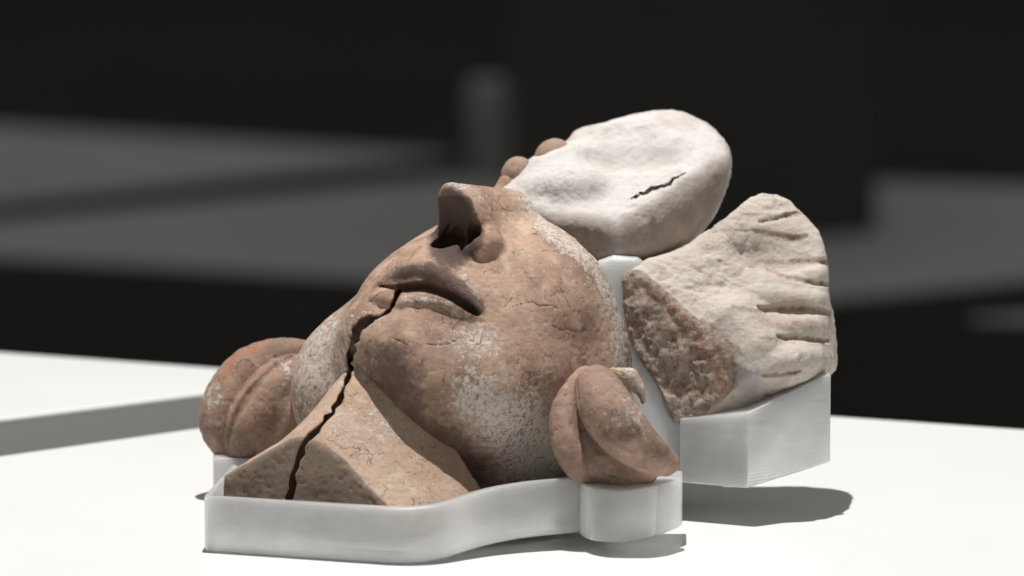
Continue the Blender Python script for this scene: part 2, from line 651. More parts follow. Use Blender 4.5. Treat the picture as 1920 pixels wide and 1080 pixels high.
def plinth(name, label, corners, top, bottom, m_top, m_body, cat, group=None, thick=0.03, over=0.0):
    corners = np.asarray(corners)
    c = corners.mean(0)
    t = thing(name, label, cat, (c[0], c[1], bottom), group)
    v, f = slab(corners, top - thick, top, 0.0015)
    mesh_obj('tabletop', v, f, m_top, t, smooth=False)
    inner = c + (corners - c) * (1 - over)
    v, f = slab(inner, bottom, top - thick - 0.0005)
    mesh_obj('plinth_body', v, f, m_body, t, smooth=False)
    return t


# the white plinth that carries the head: its two back edges meet behind the sculpture
L0, L1 = level_xy(0, 855), level_xy(390, 800)
R0, R1 = level_xy(1560, 780), level_xy(1920, 805)
apex = cross2(L0, L1, R0, R1)
dl = (L0 - L1) / np.linalg.norm(L0 - L1)
dr = (R1 - R0) / np.linalg.norm(R1 - R0)
tl = apex + dl * 1.35
tr = apex + dr * 1.7
plinth('display_plinth', 'white lacquered plinth carrying the terracotta head on its mount', [apex, tl, tl + np.array([0.15, -1.3]), tr + np.array([-0.3, -1.3]), tr],
       0.0, FLOOR_Z * S, M_TABLE, M_TABLE, 'plinth')

# a second white plinth, the tip of which shows at the left behind a gap
a0, a1 = level_xy(0, 785), level_xy(400, 734)
b0, b1 = level_xy(0, 660), level_xy(410, 690)
tip = cross2(a0, a1, b0, b1)
da = (a0 - a1) / np.linalg.norm(a0 - a1)
db = (b0 - b1) / np.linalg.norm(b0 - b1)
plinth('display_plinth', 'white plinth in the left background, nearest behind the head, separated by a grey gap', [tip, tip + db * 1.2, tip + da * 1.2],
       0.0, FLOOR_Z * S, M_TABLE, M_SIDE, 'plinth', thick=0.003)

# far low tables, dim and out of focus
LOW = -1500.0
g1 = level_xy(0, 236, LOW), level_xy(713, 281, LOW)
g2 = level_xy(0, 378, LOW), level_xy(713, 304, LOW)
tip = cross2(*g1, *g2)
d1 = (g1[0] - g1[1]) / np.linalg.norm(g1[0] - g1[1])
d2 = (g2[0] - g2[1]) / np.linalg.norm(g2[0] - g2[1])
plinth('display_table', 'dim grey table at the far left, the upper of two blurred wedges', [tip, tip + d1 * 1.6, tip + d1 * 1.6 + d2 * 0.1, tip + d2 * 1.6], LOW * S, FLOOR_Z * S, M_GREY, M_DARK, 'table',
       'dim tables in the dark background', thick=0.006)
h1 = level_xy(0, 412, LOW), level_xy(900, 326, LOW)
h2 = level_xy(0, 476, LOW), level_xy(700, 518, LOW)
h3 = level_xy(1600, 552, LOW), level_xy(1920, 520, LOW)
h4 = level_xy(1690, 342, LOW), level_xy(1920, 349, LOW)
left = cross2(*h1, *h2)
bot = cross2(*h2, *h3)
top = cross2(*h1, *h4)
right = cross2(*h3, *h4)
plinth('display_table', 'large dim grey table stretching across the blurred background behind the head', [left, bot, right, top], LOW * S, FLOOR_Z * S, M_GREY, M_DARK, 'table',
       'dim tables in the dark background', thick=0.006)
k1 = level_xy(1840, 592, LOW + 300), level_xy(1920, 588, LOW + 300)
k2 = level_xy(1840, 594, LOW + 300), level_xy(1920, 598, LOW + 300)
tip = cross2(*k1, *k2)
d1 = (k1[1] - k1[0]) / np.linalg.norm(k1[1] - k1[0])
d2 = (k2[1] - k2[0]) / np.linalg.norm(k2[1] - k2[0])
plinth('display_table', 'low grey table of which only a blurred sliver shows at the right edge', [tip, tip + d1 * 0.35, tip + d2 * 0.35], (LOW + 300) * S, FLOOR_Z * S, M_GREY, M_DARK, 'table',
       'dim tables in the dark background', thick=0.006)

# dark case and small grey stand on the large far table
p0, p1 = level_xy(1180, 482, LOW), level_xy(1642, 434, LOW)
dx = (p1 - p0)
perp = np.array([-dx[1], dx[0]]) / np.linalg.norm(dx) * 0.28
c = (p0 + p1) / 2 + perp / 2
cs = thing('display_case', 'tall black box standing on the large dim table behind the white fragment', 'display case', (c[0], c[1], LOW * S))
v, f = slab([p0, p1, p1 + perp, p0 + perp], LOW * S, LOW * S + 0.42, 0.004)
mesh_obj('case_body', v, f, M_DARK, cs, smooth=False)
v, f = slab([p0 - 0.01, p1 + np.array([0.01, -0.01]), p1 + perp + 0.01, p0 + perp + np.array([-0.01, 0.01])], LOW * S + 0.4215, LOW * S + 0.44, 0.003)
mesh_obj('case_lid', v, f, M_DARK, cs, smooth=False)
b = W(on_level(950, 330, LOW))
gs = thing('display_stand', 'blurred grey tapering stand behind the beads, left of the black box', 'stand', tuple(b))
k = np.linalg.norm(W(on_level(951, 330, LOW)) - b)
prof = [(0, -62, 110), (40, -68, 92), (110, -76, 46), (150, -80, 8), (178, -70, -4)]
v, f = [], []
for i, (h_, xl, xr) in enumerate(prof):
    for (x_, y_) in ((xl, -40), (xr, -40), (xr, 40), (xl, 40)):
        v.append((b[0] + x_ * k, b[1] + y_ * k, b[2] + h_ * k))
    if i:
        for j in range(4):
            f.append((4 * i - 4 + j, 4 * i - 4 + (j + 1) % 4, 4 * i + (j + 1) % 4, 4 * i + j))
f += [(3, 2, 1, 0), tuple(range(4 * len(prof) - 4, 4 * len(prof)))]
mesh_obj('stand_body', v, f, M_STAND, gs, smooth=False)
v, f = slab(np.array([(b[0] - 66 * k, b[1] - 42 * k), (b[0] - 10 * k, b[1] - 42 * k), (b[0] - 10 * k, b[1] + 20 * k), (b[0] - 66 * k, b[1] + 20 * k)]), b[2] + 128 * k, b[2] + 184 * k, 4 * k)
mesh_obj('stand_top', v, f, M_PALE, gs, smooth=False)

# ------------------------------------------------------------------ the head: face frame
O = C(850, 470, 0)
Rv = np.array([0.75, -0.65, -0.13])
Rv /= np.linalg.norm(Rv)
Nv = np.array([-0.1, -0.33, 0.94])
Nv -= (Nv @ Rv) * Rv
Nv /= np.linalg.norm(Nv)
Lv = np.cross(Nv, Rv)
FR = np.stack([Rv, Lv, Nv], 1).astype(np.float32)


def face_base(P):
    q = (P - O.astype(np.float32)) @ FR
    qa = q.copy()
    qa[:, 0] = np.abs(q[:, 0])
    qe = q.copy()
    qe[:, 0] = np.where(q[:, 0] < 0, q[:, 0] * 1.07, q[:, 0])
    f = ellip(qe, (0, 60, -230), (264, 330, 268))
    jaw = chain(qa, [(172, 60, -260, 82), (150, -110, -215, 85), (30, -185, -175, 85), (0, -190, -170, 85)], 20, 1e9)
    f = smin(f, jaw, 70)
    f = smin(f, ellip(qa, (30, -190, -130), (75, 72, 72)), 50)           # chin
    f = smin(f, ellip(q, (110, 60, -95), (110, 150, 90)), 70)             # near cheek
    f = smin(f, ellip(P, C(690, 690, 120), (62, 78, 100)), 60)
    f = smin(f, ellip(q, (0, -75, -75), (120, 105, 88)), 50)              # muzzle
    f = smax(f, plane(q, (0, -278, -128), (-0.31, -0.86, -0.335)), 45)      # underside of the jaw
    f = smin(f, ellip(P, C(665, 735, 150), (121, 165, 150)), 40)           # far jaw angle
    return f


def qplane(q, a, b, c, facing):
    p0, n = plane3(np.array(a, float), np.array(b, float), np.array(c, float), facing)
    return plane(q, p0, n)


def nose(P):
    q = (P - O.astype(np.float32)) @ FR - np.array([20, -4, 0], np.float32)
    f = smax(qplane(q, (46, 0, 118), (88, 0, 0), (26, 230, 16), (1, 0, 0.3)), qplane(q, (-38, 0, 118), (-58, 0, 0), (-24, 230, 16), (-1, 0, 0.3)), 12)
    f = smax(f, qplane(q, (0, 0, 140), (30, 0, 140), (0, 235, 48), (0, 0, 1)), 36)
    f = smax(f, qplane(q, (0, -12, 120), (30, -12, 120), (0, -6, 0), (0, -1, 0)), 24)
    f = smax(f, q[:, 1] - 232, 20)
    f = smax(f, -(q[:, 2] + 90), 10)
    return smin(f, ellip(q, (80, 8, 2), (34, 34, 30)), 14)


def nostrils(P):
    q = (P - O.astype(np.float32)) @ FR
    q = q - np.array([20, -4, 0], np.float32)
    f = smin(ellip(q, (46, -2, 34), (19, 54, 30)), ellip(q, (-9, -6, 2), (33, 54, 52)), 6)
    return smin(f, ellip(q, (0, -14, 58), (48, 14, 44)), 6)


def head0(P):
    return smin(face_base(P), nose(P), 26)


crack_px = [(541, 948, 6), (548, 905, 6), (560, 862, 5.5), (574, 826, 5.5), (600, 800, 5), (622, 775, 5), (640, 745, 5), (651, 715, 5.5), (658, 690, 5.5),
            (657, 665, 7), (667, 635, 10), (674, 612, 13), (692, 600, 10), (714, 594, 5), (735, 578, 5), (742, 562, 5.5), (747, 546, 5)]
neck_poly = [(415, 945), (419, 893), (480, 857), (540, 826), (562, 823), (585, 828), (612, 840), (645, 866), (690, 915), (738, 960), (738, 1000), (415, 1000)]
NA, NB = C(415, 945, -140), C(738, 960, -300)
nfront = np.array([NB[1] - NA[1], NA[0] - NB[0], 0.0])
nfront = nfront * (1 if nfront[1] < 0 else -1)
nfront /= np.linalg.norm(nfront)


def neck0(P):
    dist = plane(P, NA, nfront)                    # positive in front of the broken section
    t = np.clip(-dist / 190.0, 0, 2.2)
    x, y = PX(P)
    x0 = 576 + (x - 576 - 124 * t) / (1 + 0.25 * t)
    g = 0.15 + 0.95 * sstep(470, 590, x0)
    y0 = 950 - (950 - 47 * t - y) / (1 + g * t)
    f = poly2(x0, y0, neck_poly) * 0.65
    f = smax(f, dist, 7)
    return smax(f, -(dist + 215), 30)


both = lambda P: np.minimum(head0(P), neck0(P))
crack_c = np.array(crack_px, float)
crack_c = np.vstack([crack_c[0:1], *[np.linspace(a, b_, 4)[1:] for a, b_ in zip(crack_c[:-1], crack_c[1:])]])
rng = np.random.default_rng(4)
crack_c[:, 0] += rng.normal(0, 1.6, len(crack_c))
crack_c[:, 2] *= rng.uniform(0.4, 1.3, len(crack_c))
def cleft(f, pts, deep):            # a ragged cleft that runs 'deep' units into the clay
    c = strokes(f, pts, 0.0)
    c = np.column_stack([*PX(c), c[:, 1], c[:, 3]]).astype(np.float32)
    lo, hi = c[:, :2].min(0) - 30, c[:, :2].max(0) + 30

    def g(P):
        x, y = PX(P)
        r = np.full(len(P), 30.0, np.float32)
        m = (x > lo[0]) & (x < hi[0]) & (y > lo[1]) & (y < hi[1])
        if not m.any():
            return r
        x, y, dep = x[m], y[m], P[m, 1]
        best, ys = np.full(len(x), 1e3, np.float32), np.zeros(len(x), np.float32)
        for a, b_ in zip(c[:-1], c[1:]):
            e = b_[:2] - a[:2]
            t = np.clip(((x - a[0]) * e[0] + (y - a[1]) * e[1]) / max(float(e @ e), 1e-6), 0, 1)
            d = np.hypot(x - a[0] - t * e[0], y - a[1] - t * e[1]) - (a[3] + t * (b_[3] - a[3]))
            w = d < best
            best = np.where(w, d, best)
            ys = np.where(w, a[2] + t * (b_[2] - a[2]), ys)
        r[m] = np.maximum(best, np.maximum(dep - ys - deep, ys - dep - 40))
        return r
    return g


crack = cleft(both, crack_c, 60)
up_lip = strokes(face_base, curve([(706, 533, 8), (735, 517, 14), (765, 506, 21), (800, 504, 23), (840, 523, 20), (870, 549, 14), (900, 578, 5)], 3), 4)
lo_lip = strokes(face_base, curve([(700, 558, 8), (722, 560, 16), (745, 569, 14), (765, 565, 14), (800, 562, 15), (845, 574, 13), (875, 590, 9), (897, 596, 5)], 3), 1)
mouth = strokes(face_base, curve([(712, 537, 4), (740, 541, 7), (760, 542, 11), (800, 540, 13), (840, 555, 13), (870, 571, 11), (893, 587, 8)], 3), -2)
mouth2 = mouth.copy()
mouth2[:, 1] += 14
mouth2[:, 3] *= 0.8
hair_cracks = [strokes(head0, p, 0.2) for p in (
    [(962, 576, 1.2), (980, 570, 1.4), (996, 566, 1.4), (1012, 574, 1.4), (1030, 572, 1.3), (1048, 581, 1.0)],
    [(1036, 612, 1.0), (1050, 619, 1.4), (1066, 617, 1.4), (1082, 624, 1.2)],
    [(800, 646, 1.0), (820, 648, 1.3), (846, 645, 1.3), (862, 632, 1.0)],
    [(726, 630, 0.8), (745, 638, 1.2), (765, 648, 1.0)])]


wing = strokes(head0, [(882, 474, 12), (904, 468, 21), (922, 458, 21), (922, 438, 13)], -3)
notch = strokes(head0, [(764, 494, 2), (772, 482, 5), (778, 472, 5), (786, 462, 2)], 0.5)


def face(P):
    f = head0(P)
    f = smin(f, chain(P, up_lip), 9)
    f = smin(f, chain(P, lo_lip), 7)
    f = smax(f, -chain(P, mouth), 4)
    f = smax(f, -chain(P, mouth2), 3)
    f = smax(f, -nostrils(P), 8)
    f = smin(f, chain(P, wing), 15)
    q = (P - O.astype(np.float32)) @ FR
    wob = 9 * vnoise(P, 60, 5) + 5 * vnoise(P, 22, 6)
    f = smax(f, plane(q, (0, 190, 0), (0.06, 1, 0.10)) + wob, 6)
    f = smax(f, -(q[:, 2] + 520), 10)
    f = smax(f, -crack(P), 3)
    f = smax(f, -chain(P, notch), 3)
    for hc in hair_cracks:
        f = smax(f, -chain(P, hc), 1.2)
    return f


def blob(P, px, py, rx, ry):        # soft region round a place on the surface
    x, y = PX(P)
    return np.exp(-(((x - px) / rx) ** 2 + ((y - py) / ry) ** 2))


def band(P, pts, w):
    x, y = PX(P)
    d = None
    pts = np.asarray(pts, float)
    for a, b_ in zip(pts[:-1], pts[1:]):
        ab = b_ - a
        t = np.clip(((x - a[0]) * ab[0] + (y - a[1]) * ab[1]) / (ab @ ab), 0, 1)
        e = np.hypot(x - a[0] - t * ab[0], y - a[1] - t * ab[1])
        d = e if d is None else np.minimum(d, e)
    return np.exp(-(d / w) ** 2)


def sculpt(name, f, lo, hi, h, material, parent, disp, masks):
    V, Q, Nn = surface(f, lo, hi, h)
    attrs = {k: np.clip(m(V), 0, 1) for k, m in masks.items()}
    for k in ('crust', 'stain_shade', 'red', 'cut', 'painted_shade'):
        attrs.setdefault(k, np.zeros(len(V)))
    V2 = V + Nn * disp(V)[:, None]
    return mesh_obj(name, W(V2), Q, material, parent, attrs=attrs)


def clay_disp(V):
    return 1.8 * fbm(V, 90, 2, 0.5, 1) + 0.5 * fbm(V, 18, 3, 0.6, 7) - 0.9 * sstep(0.35, 0.7, vnoise(V, 9, 3))


hd_at = W(C(760, 960, 0))
head = thing('terracotta_head', 'broken brown terracotta head lying on its back with open mouth, nose and cracked neck', 'sculpture', tuple(hd_at))
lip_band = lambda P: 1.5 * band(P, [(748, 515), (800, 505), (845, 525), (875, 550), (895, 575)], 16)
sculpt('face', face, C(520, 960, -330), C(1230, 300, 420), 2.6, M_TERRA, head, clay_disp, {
    'painted_shade': lambda P: 1.3 * band(P, [(850, 382), (862, 420), (850, 462)], 42) * sstep(358, 376, PX(P)[1]) * sstep(2, -6, ((P - O.astype(np.float32)) @ FR)[:, 1]) + 0.9 * blob(P, 842, 452, 32, 30) + 0.9 * blob(P, 889, 445, 16, 22) + 0.8 * band(P, [(765, 541), (800, 539), (845, 555), (888, 583)], 9),  # shade painted into the nose underside, nostrils and mouth slit
    'crust': lambda P: 0.5 * blob(P, 787, 517, 9, 12) + 0.62 * np.max([blob(P, 970, 795, 95, 70), blob(P, 890, 745, 50, 40), blob(P, 1020, 850, 60, 60)], 0) + 0.35 * blob(P, 890, 640, 70, 40) + 0.45 * blob(P, 860, 350, 30, 14) + 0.40 * blob(P, 600, 680, 70, 150)
        + 0.42 * band(P, [(985, 375), (1030, 437), (1110, 492), (1162, 600), (1164, 680)], 20) + 0.35 * blob(P, 1020, 860, 60, 50) + 0.3 * band(P, [(870, 520), (905, 570)], 8)
        + 0.35 * band(P, [(760, 555), (850, 570)], 5) + 0.25,
    'stain_shade': lambda P: 0.85 * lip_band(P) + 1.2 * band(P, [(760, 536), (800, 533), (845, 552), (890, 583)], 13) + 0.36 * blob(P, 965, 650, 60, 40) + 0.36 * blob(P, 1070, 680, 50, 40) + 0.3 * blob(P, 1000, 720, 60, 30) + 0.85 * band(P, [(725, 690), (790, 800), (890, 885)], 50) + 0.25 * band(P, [(700, 640), (850, 700), (1100, 700)], 40) + 0.25 * blob(P, 720, 700, 60, 70) + 0.40 * blob(P, 830, 840, 80, 70) + 1.7 * band(P, [(845, 385), (858, 420), (855, 455)], 34) * sstep(6, -2, ((P - O.astype(np.float32)) @ FR)[:, 1]) + 0.35 * band(P, crack_c[:, :2], 14),  # lip and cheek stains; shade also painted under nose, lip and jaw
    'red': lambda P: 0.35 * band(P, [(820, 545), (890, 580)], 14) + 0.2 * blob(P, 850, 400, 30, 30) + 0.15 * blob(P, 1090, 700, 60, 60)})
neck = lambda P: smax(neck0(P), -crack(P), 3)
sculpt('neck', neck, C(390, 1000, -340), C(1010, 600, 190), 2.6, M_TERRA_GREY, head, clay_disp, {
    'crust': lambda P: 0.25 * blob(P, 700, 800, 90, 60) + 0.25,
    'cut': lambda P: sstep(-6, -3, plane(P, NA, nfront)),
    'stain_shade': lambda P: 0.3 * band(P, crack_c[:, :2], 10),
    'red': lambda P: 0.2 * blob(P, 720, 860, 60, 60)})


def pts3(rows):
    return np.array([[*C(a, b_, c_), r] for a, b_, c_, r in rows])


ear_main = pts3(curve([(1120, 728, -195, 44), (1142, 775, -238, 50), (1174, 815, -252, 46), (1208, 846, -245, 38), (1248, 868, -215, 25)], 3))
ear_out = pts3(curve([(1098, 712, -160, 26), (1064, 765, -185, 29), (1064, 825, -200, 30), (1088, 872, -205, 29), (1114, 902, -198, 18)], 3))
ear_low = pts3([(1086, 770, -172, 24), (1100, 822, -192, 27), (1122, 868, -203, 36), (1165, 890, -205, 30), (1212, 887, -208, 22)])
ear_root = pts3([(1095, 760, -130, 42), (1075, 800, -40, 55)])


ear_gr = pts3(curve([(1078, 716, -210, 3), (1086, 770, -242, 6), (1104, 822, -258, 6), (1144, 862, -258, 6), (1190, 886, -252, 4)], 3))


def right_ear(P):
    f = smin(chain(P, ear_main, 6), chain(P, ear_low), 12)
    f = smin(f, chain(P, ear_out, 6), 2)
    f = smax(f, -chain(P, ear_gr), 6)
    f = smin(f, chain(P, ear_root), 14)
    return f


ear_n = sculpt('ear', right_ear, C(1000, 940, -290), C(1300, 660, 30), 2.4, M_CURL, head, clay_disp, {
    'crust': lambda P: 0.25 * blob(P, 1180, 780, 50, 60) + 0.22,
    'stain_shade': lambda P: 0.8 * blob(P, 1165, 815, 60, 24) + 0.35 * band(P, [(1075, 730), (1085, 790), (1110, 835), (1160, 880)], 12) + 0.6 * blob(P, 1245, 845, 30, 22),
    'red': lambda P: 0.4 * band(P, [(1130, 850), (1170, 880), (1230, 893)], 14)})
ear_n['label'] = 'curled ear nearest the viewer with a broken stub'
stub_a, stub_b = C(1166, 706, -120), C(1200, 745, -150)
stub_ax = (stub_b - stub_a) / np.linalg.norm(stub_b - stub_a)


def stub(P):
    f = chain(P, pts3([(1150, 702, -150, 20), (1178, 708, -145, 19), (1198, 728, -140, 15), (1207, 752, -140, 7)]), 6)
    f = smax(f, -ellip(P, C(1187, 752, -160), (15, 40, 20)), 4)
    return smax(f, outline(P, [(1140, 690), (1196, 688), (1214, 742), (1206, 766), (1180, 772), (1140, 740)]) + 3 * vnoise(P, 11, 3), 3)


sculpt('broken_stub', stub, C(1110, 790, -210), C(1240, 660, -60), 2.0, M_TERRA_GREY, ear_n, clay_disp, {
    'crust': lambda P: 0.5 * band(P, [(1180, 695), (1205, 730)], 12) + 0.2, 'red': lambda P: 0.4 * blob(P, 1195, 745, 18, 20)})

ear_l1 = pts3(curve([(585, 662, 300, 20), (530, 664, 285, 31), (470, 690, 270, 40), (425, 745, 258, 42), (408, 800, 250, 33), (422, 846, 245, 20)], 3))
ear_l2 = pts3(curve([(590, 700, 250, 40), (535, 722, 235, 52), (488, 775, 225, 55), (462, 826, 222, 40), (452, 850, 222, 26)], 3))
ear_lr = pts3([(560, 780, 230, 62), (520, 840, 235, 50)])


def left_ear(P):
    f = smin(chain(P, ear_l1, 6), chain(P, ear_l2, 6), 2)
    return smin(f, chain(P, ear_lr), 14)


ear_lg = strokes(left_ear, curve([(574, 652, 4), (512, 690, 9), (462, 745, 12), (434, 800, 10), (424, 846, 5)], 3), 0)


ear_f = sculpt('ear', lambda P: smax(left_ear(P), -chain(P, ear_lg), 5), C(350, 910, 120), C(700, 600, 380), 2.6, M_CURL, head, clay_disp, {
    'crust': lambda P: 0.35 * blob(P, 405, 740, 30, 40) + 0.3 * blob(P, 540, 690, 30, 30) + 0.22,
    'stain_shade': lambda P: 0.4 * blob(P, 385, 790, 30, 40) + 0.35 * band(P, [(575, 655), (500, 700), (450, 760), (425, 830)], 10),
    'red': lambda P: 0.5 * band(P, [(500, 640), (440, 670), (400, 730)], 14) + 0.3 * blob(P, 540, 800, 30, 40) + 0.1})
ear_f['label'] = 'reddish curled ear on the far left side'

# ------------------------------------------------------------------ white cap fragment
cap_poly = [(935, 352), (1000, 302), (1062, 268), (1092, 240), (1180, 218), (1258, 207), (1312, 225), (1356, 262), (1370, 300), (1364, 350), (1338, 405), (1295, 455), (1243, 480),
            (1180, 490), (1120, 496), (1070, 480), (1010, 430), (975, 385)]
cA, cN = plane3(C(1000, 398, 190), C(1335, 322, 270), C(1185, 215, 440), (0, -1, 1))
cap_poly = curve(np.vstack([cap_poly, cap_poly[:1]]), 3)[:-1]
cap_crack = [(1181, 374, 0.6), (1200, 365, 1.8), (1222, 353, 2.4), (1240, 350, 2.6), (1256, 346, 3.6), (1262, 336, 2.2), (1286, 326, 0.8)]


def on_plane(px, py, A, N):         # point of a plane seen at (px,py)
    a, d = C(px, py, 0), C(px, py, 1000) - C(px, py, 0)
    return a + d * (((A - a) @ N) / (d @ N))


w1, w2, w3 = on_plane(995, 402, cA, cN), on_plane(1165, 424, cA, cN), on_plane(1366, 300, cA, cN)
wA, wN = plane3(w1, w2, C(1120, 500, w2[1] + 30), (0, -1, -0.5))
xA, xN = plane3(w2, w3, C(1225, 488, w2[1] + 70), (0.3, -1, -0.5))


def cap0(P):
    f = smax(outline(P, cap_poly), plane(P, cA, cN), 26)
    f = smax(f, smax(plane(P, wA, wN), plane(P, xA, xN), 60), 34)
    f = smax(f, -(plane(P, cA, cN) + 215), 40)
    f = smax(f, P[:, 1] - 560, 60)
    f = smin(f, ellip(P, C(1060, 350, 270), (75, 60, 40)), 40)
    f = smin(f, smax(ellip(P, C(1045, 325, 350), (120, 55, 60)), outline(P, cap_poly) + 8, 10), 40)
    f = smax(f, -ellip(P, C(1195, 285, 320), (90, 30, 40)), 40)
    f = smax(f, -ellip(P, C(1050, 470, w2[1] - 10), (90, 50, 50)), 30)
    return f


capc = np.array(cap_crack, float)
capc = np.vstack([capc[0:1], *[np.linspace(a, b_, 4)[1:] for a, b_ in zip(capc[:-1], capc[1:])]])
capc[:, 1] += np.random.default_rng(2).normal(0, 1.3, len(capc))
cap_cleft = cleft(cap0, capc, 26)
cap_nicks = cleft(cap0, [(1285, 282, 1), (1293, 274, 2.4), (1302, 269, 1)], 6)


def cap(P):
    return smax(cap0(P), -cap_cleft(P), 2)


def stone_disp(amp):
    def d(V):
        rough = sstep(-0.3, 0.5, vnoise(V, 80, 11))
        return amp * (3.0 * fbm(V, 60, 3, 0.5, 2) + (0.6 + rough) * 1.5 * fbm(V, 17, 4, 0.65, 8) - 2.4 * sstep(0.3, 0.75, vnoise(V, 22, 9)) * rough)
    return d


cp_at = W(C(1180, 490, 270))
capt = thing('sculpture_fragment', 'smooth white plastered fragment with a dark crack, topmost and behind the nose', 'fragment', tuple(cp_at), 'broken pieces beside the face')
sculpt('fragment_body', cap, C(900, 520, 40), C(1400, 180, 680), 2.6, M_WHITE, capt, stone_disp(0.8), {
    'cut': lambda P: sstep(-34, -8, np.maximum(plane(P, wA, wN), plane(P, xA, xN)) + 5 * vnoise(P, 25, 31)),  # clay-toned side wall with its shade mixed into the colour
    'stain_shade': lambda P: 0.5 * sstep(-22, -4, np.maximum(plane(P, wA, wN), plane(P, xA, xN))) * (0.2 + 0.55 * sstep(1260, 1080, PX(P)[0])) + 0.35 * blob(P, 1000, 390, 30, 30) + 0.12 * sstep(400, 470, PX(P)[1]),
    'crust': lambda P: 0.35 * blob(P, 990, 370, 30, 26) + 0.3 * blob(P, 1160, 240, 70, 16) + 0.2,
    'red': lambda P: 0.3 * blob(P, 1010, 420, 30, 50) + 0.25 * blob(P, 1300, 440, 40, 40)})


def bead(cx, cy, dep, rx, rz):
    def f(P):
        g = ellip(P, C(cx, cy, dep), (rx, rx * 0.95, rz))
        return smin(g, chain(P, pts3([(cx, cy + 5, dep, rx * 0.6), (cx + 45, cy + 55, dep + 30, rx * 0.6)])), 8)
    return f


sculpt('hair_bead', bead(972, 328, 315, 33, 36), C(925, 420, 250), C(1070, 280, 420), 2.4, M_BEAD, capt, clay_disp, {})
sculpt('hair_bead', bead(1040, 300, 360, 41, 42), C(985, 420, 280), C(1150, 245, 470), 2.4, M_BEAD, capt, clay_disp, {})
sculpt('broken_edge', lambda P: chain(P, pts3([(928, 372, 290, 14), (950, 345, 300, 16), (1000, 330, 320, 18)]), 6), C(900, 400, 250), C(1040, 290, 360), 2.4, M_TERRA, capt, clay_disp,
       {'red': lambda P: 0.4 * np.ones(len(P))})

# ------------------------------------------------------------------ hair fragment
hair_poly = [(1166, 516), (1216, 484), (1292, 455), (1372, 400), (1414, 362), (1466, 347), (1504, 378), (1536, 434), (1553, 490), (1558, 540), (1562, 582), (1571, 640), (1574, 682),
             (1556, 706), (1500, 722), (1440, 748), (1385, 777), (1312, 797), (1262, 791), (1240, 745), (1210, 690), (1180, 640), (1168, 590)]
hair_poly = curve(np.vstack([hair_poly, hair_poly[:1]]), 2)[:-1]
e1, e2, e3 = C(1168, 517, 50), C(1374, 716, -40), C(1465, 360, 240)
hA, hN = plane3(e1, e2, e3, (0, -1, 1))
kA, kN = plane3(on_plane(1212, 526, hA, hN), on_plane(1352, 652, hA, hN), C(1262, 800, 40), (-0.3, -1, -0.3))


def hair0(P):
    f = smax(outline(P, hair_poly), plane(P, hA, hN), 22)
    f = smax(f, plane(P, kA, kN) + 4 * vnoise(P, 40, 21) + 3 * vnoise(P, 16, 22), 8)
    f = smax(f, plane(P, C(1480, 715, 20), (0.25, -0.72, -0.64)), 16)
    f = smax(f, plane(P, C(1548, 580, 110), (0.85, -0.5, 0.1)), 40)
    f = smax(f, plane(P, C(1572, 680, 240), (0.53, 0.83, -0.17)), 40)
    return smax(f, plane(P, C(1400, 600, 280), (0.1, 1, 0)), 60)


lump = pts3([(1370, 610, 64, 56), (1408, 648, 38, 44)])
strand_px = [
    [(1405, 458, 6), (1450, 462, 16), (1490, 466, 16), (1515, 468, 10)],
    [(1440, 506, 8), (1480, 505, 15), (1520, 508, 16), (1552, 512, 10)],
    [(1400, 545, 12), (1440, 550, 22), (1490, 556, 22), (1548, 560, 14)],
    [(1440, 610, 14), (1480, 609, 20), (1520, 608, 20), (1548, 610, 13)],
    [(1425, 672, 16), (1470, 672, 27), (1520, 668, 27), (1556, 670, 17)]]
groove_px = [
    [(1424, 418, 2), (1450, 411, 4), (1475, 404, 4), (1500, 398, 2)],
    [(1412, 432, 1.5), (1460, 441, 3), (1490, 446, 5), (1512, 443, 2)],
    [(1402, 497, 1.5), (1436, 492, 3), (1470, 491, 4), (1510, 488, 5), (1552, 492, 5)],
    [(1440, 508, 2), (1470, 516, 3.5), (1510, 529, 4.5), (1555, 533, 4)],
    [(1375, 574, 1.5), (1400, 580, 4), (1430, 582, 7), (1470, 579, 9), (1520, 579, 9), (1556, 586, 4)],
    [(1422, 634, 3), (1460, 635, 5), (1510, 635, 5), (1552, 638, 4)],
    [(1430, 704, 2), (1470, 702, 2.5), (1500, 694, 2.2)]]
ST = [strokes(hair0, curve(p, 3), p[1][2] * 0.52) for p in strand_px]
groove_px = [[(x, y, r * 1.25) for x, y, r in p] for p in groove_px]
GV = [strokes(hair0, curve(p, 3), 0.0) for p in groove_px]
chip = pts3([(1398, 722, -62, 34), (1420, 690, -40, 26)])


def hair(P):
    f = hair0(P)
    f = smin(f, chain(P, lump, 10, 120), 30)
    for s in ST:
        f = smin(f, chain(P, s), 8)
    for g in GV:
        f = smax(f, -chain(P, g), 5)
    f = smax(f, -ellip(P, C(1450, 470, 150), (70, 30, 40)), 40)
    f = smax(f, -ellip(P, C(1400, 705, -65), (26, 34, 46)), 8)
    f = smax(f, plane(P, kA, kN) + 3 * vnoise(P, 40, 21) + 2 * vnoise(P, 16, 22), 6)
    return smax(f, outline(P, hair_poly), 8)


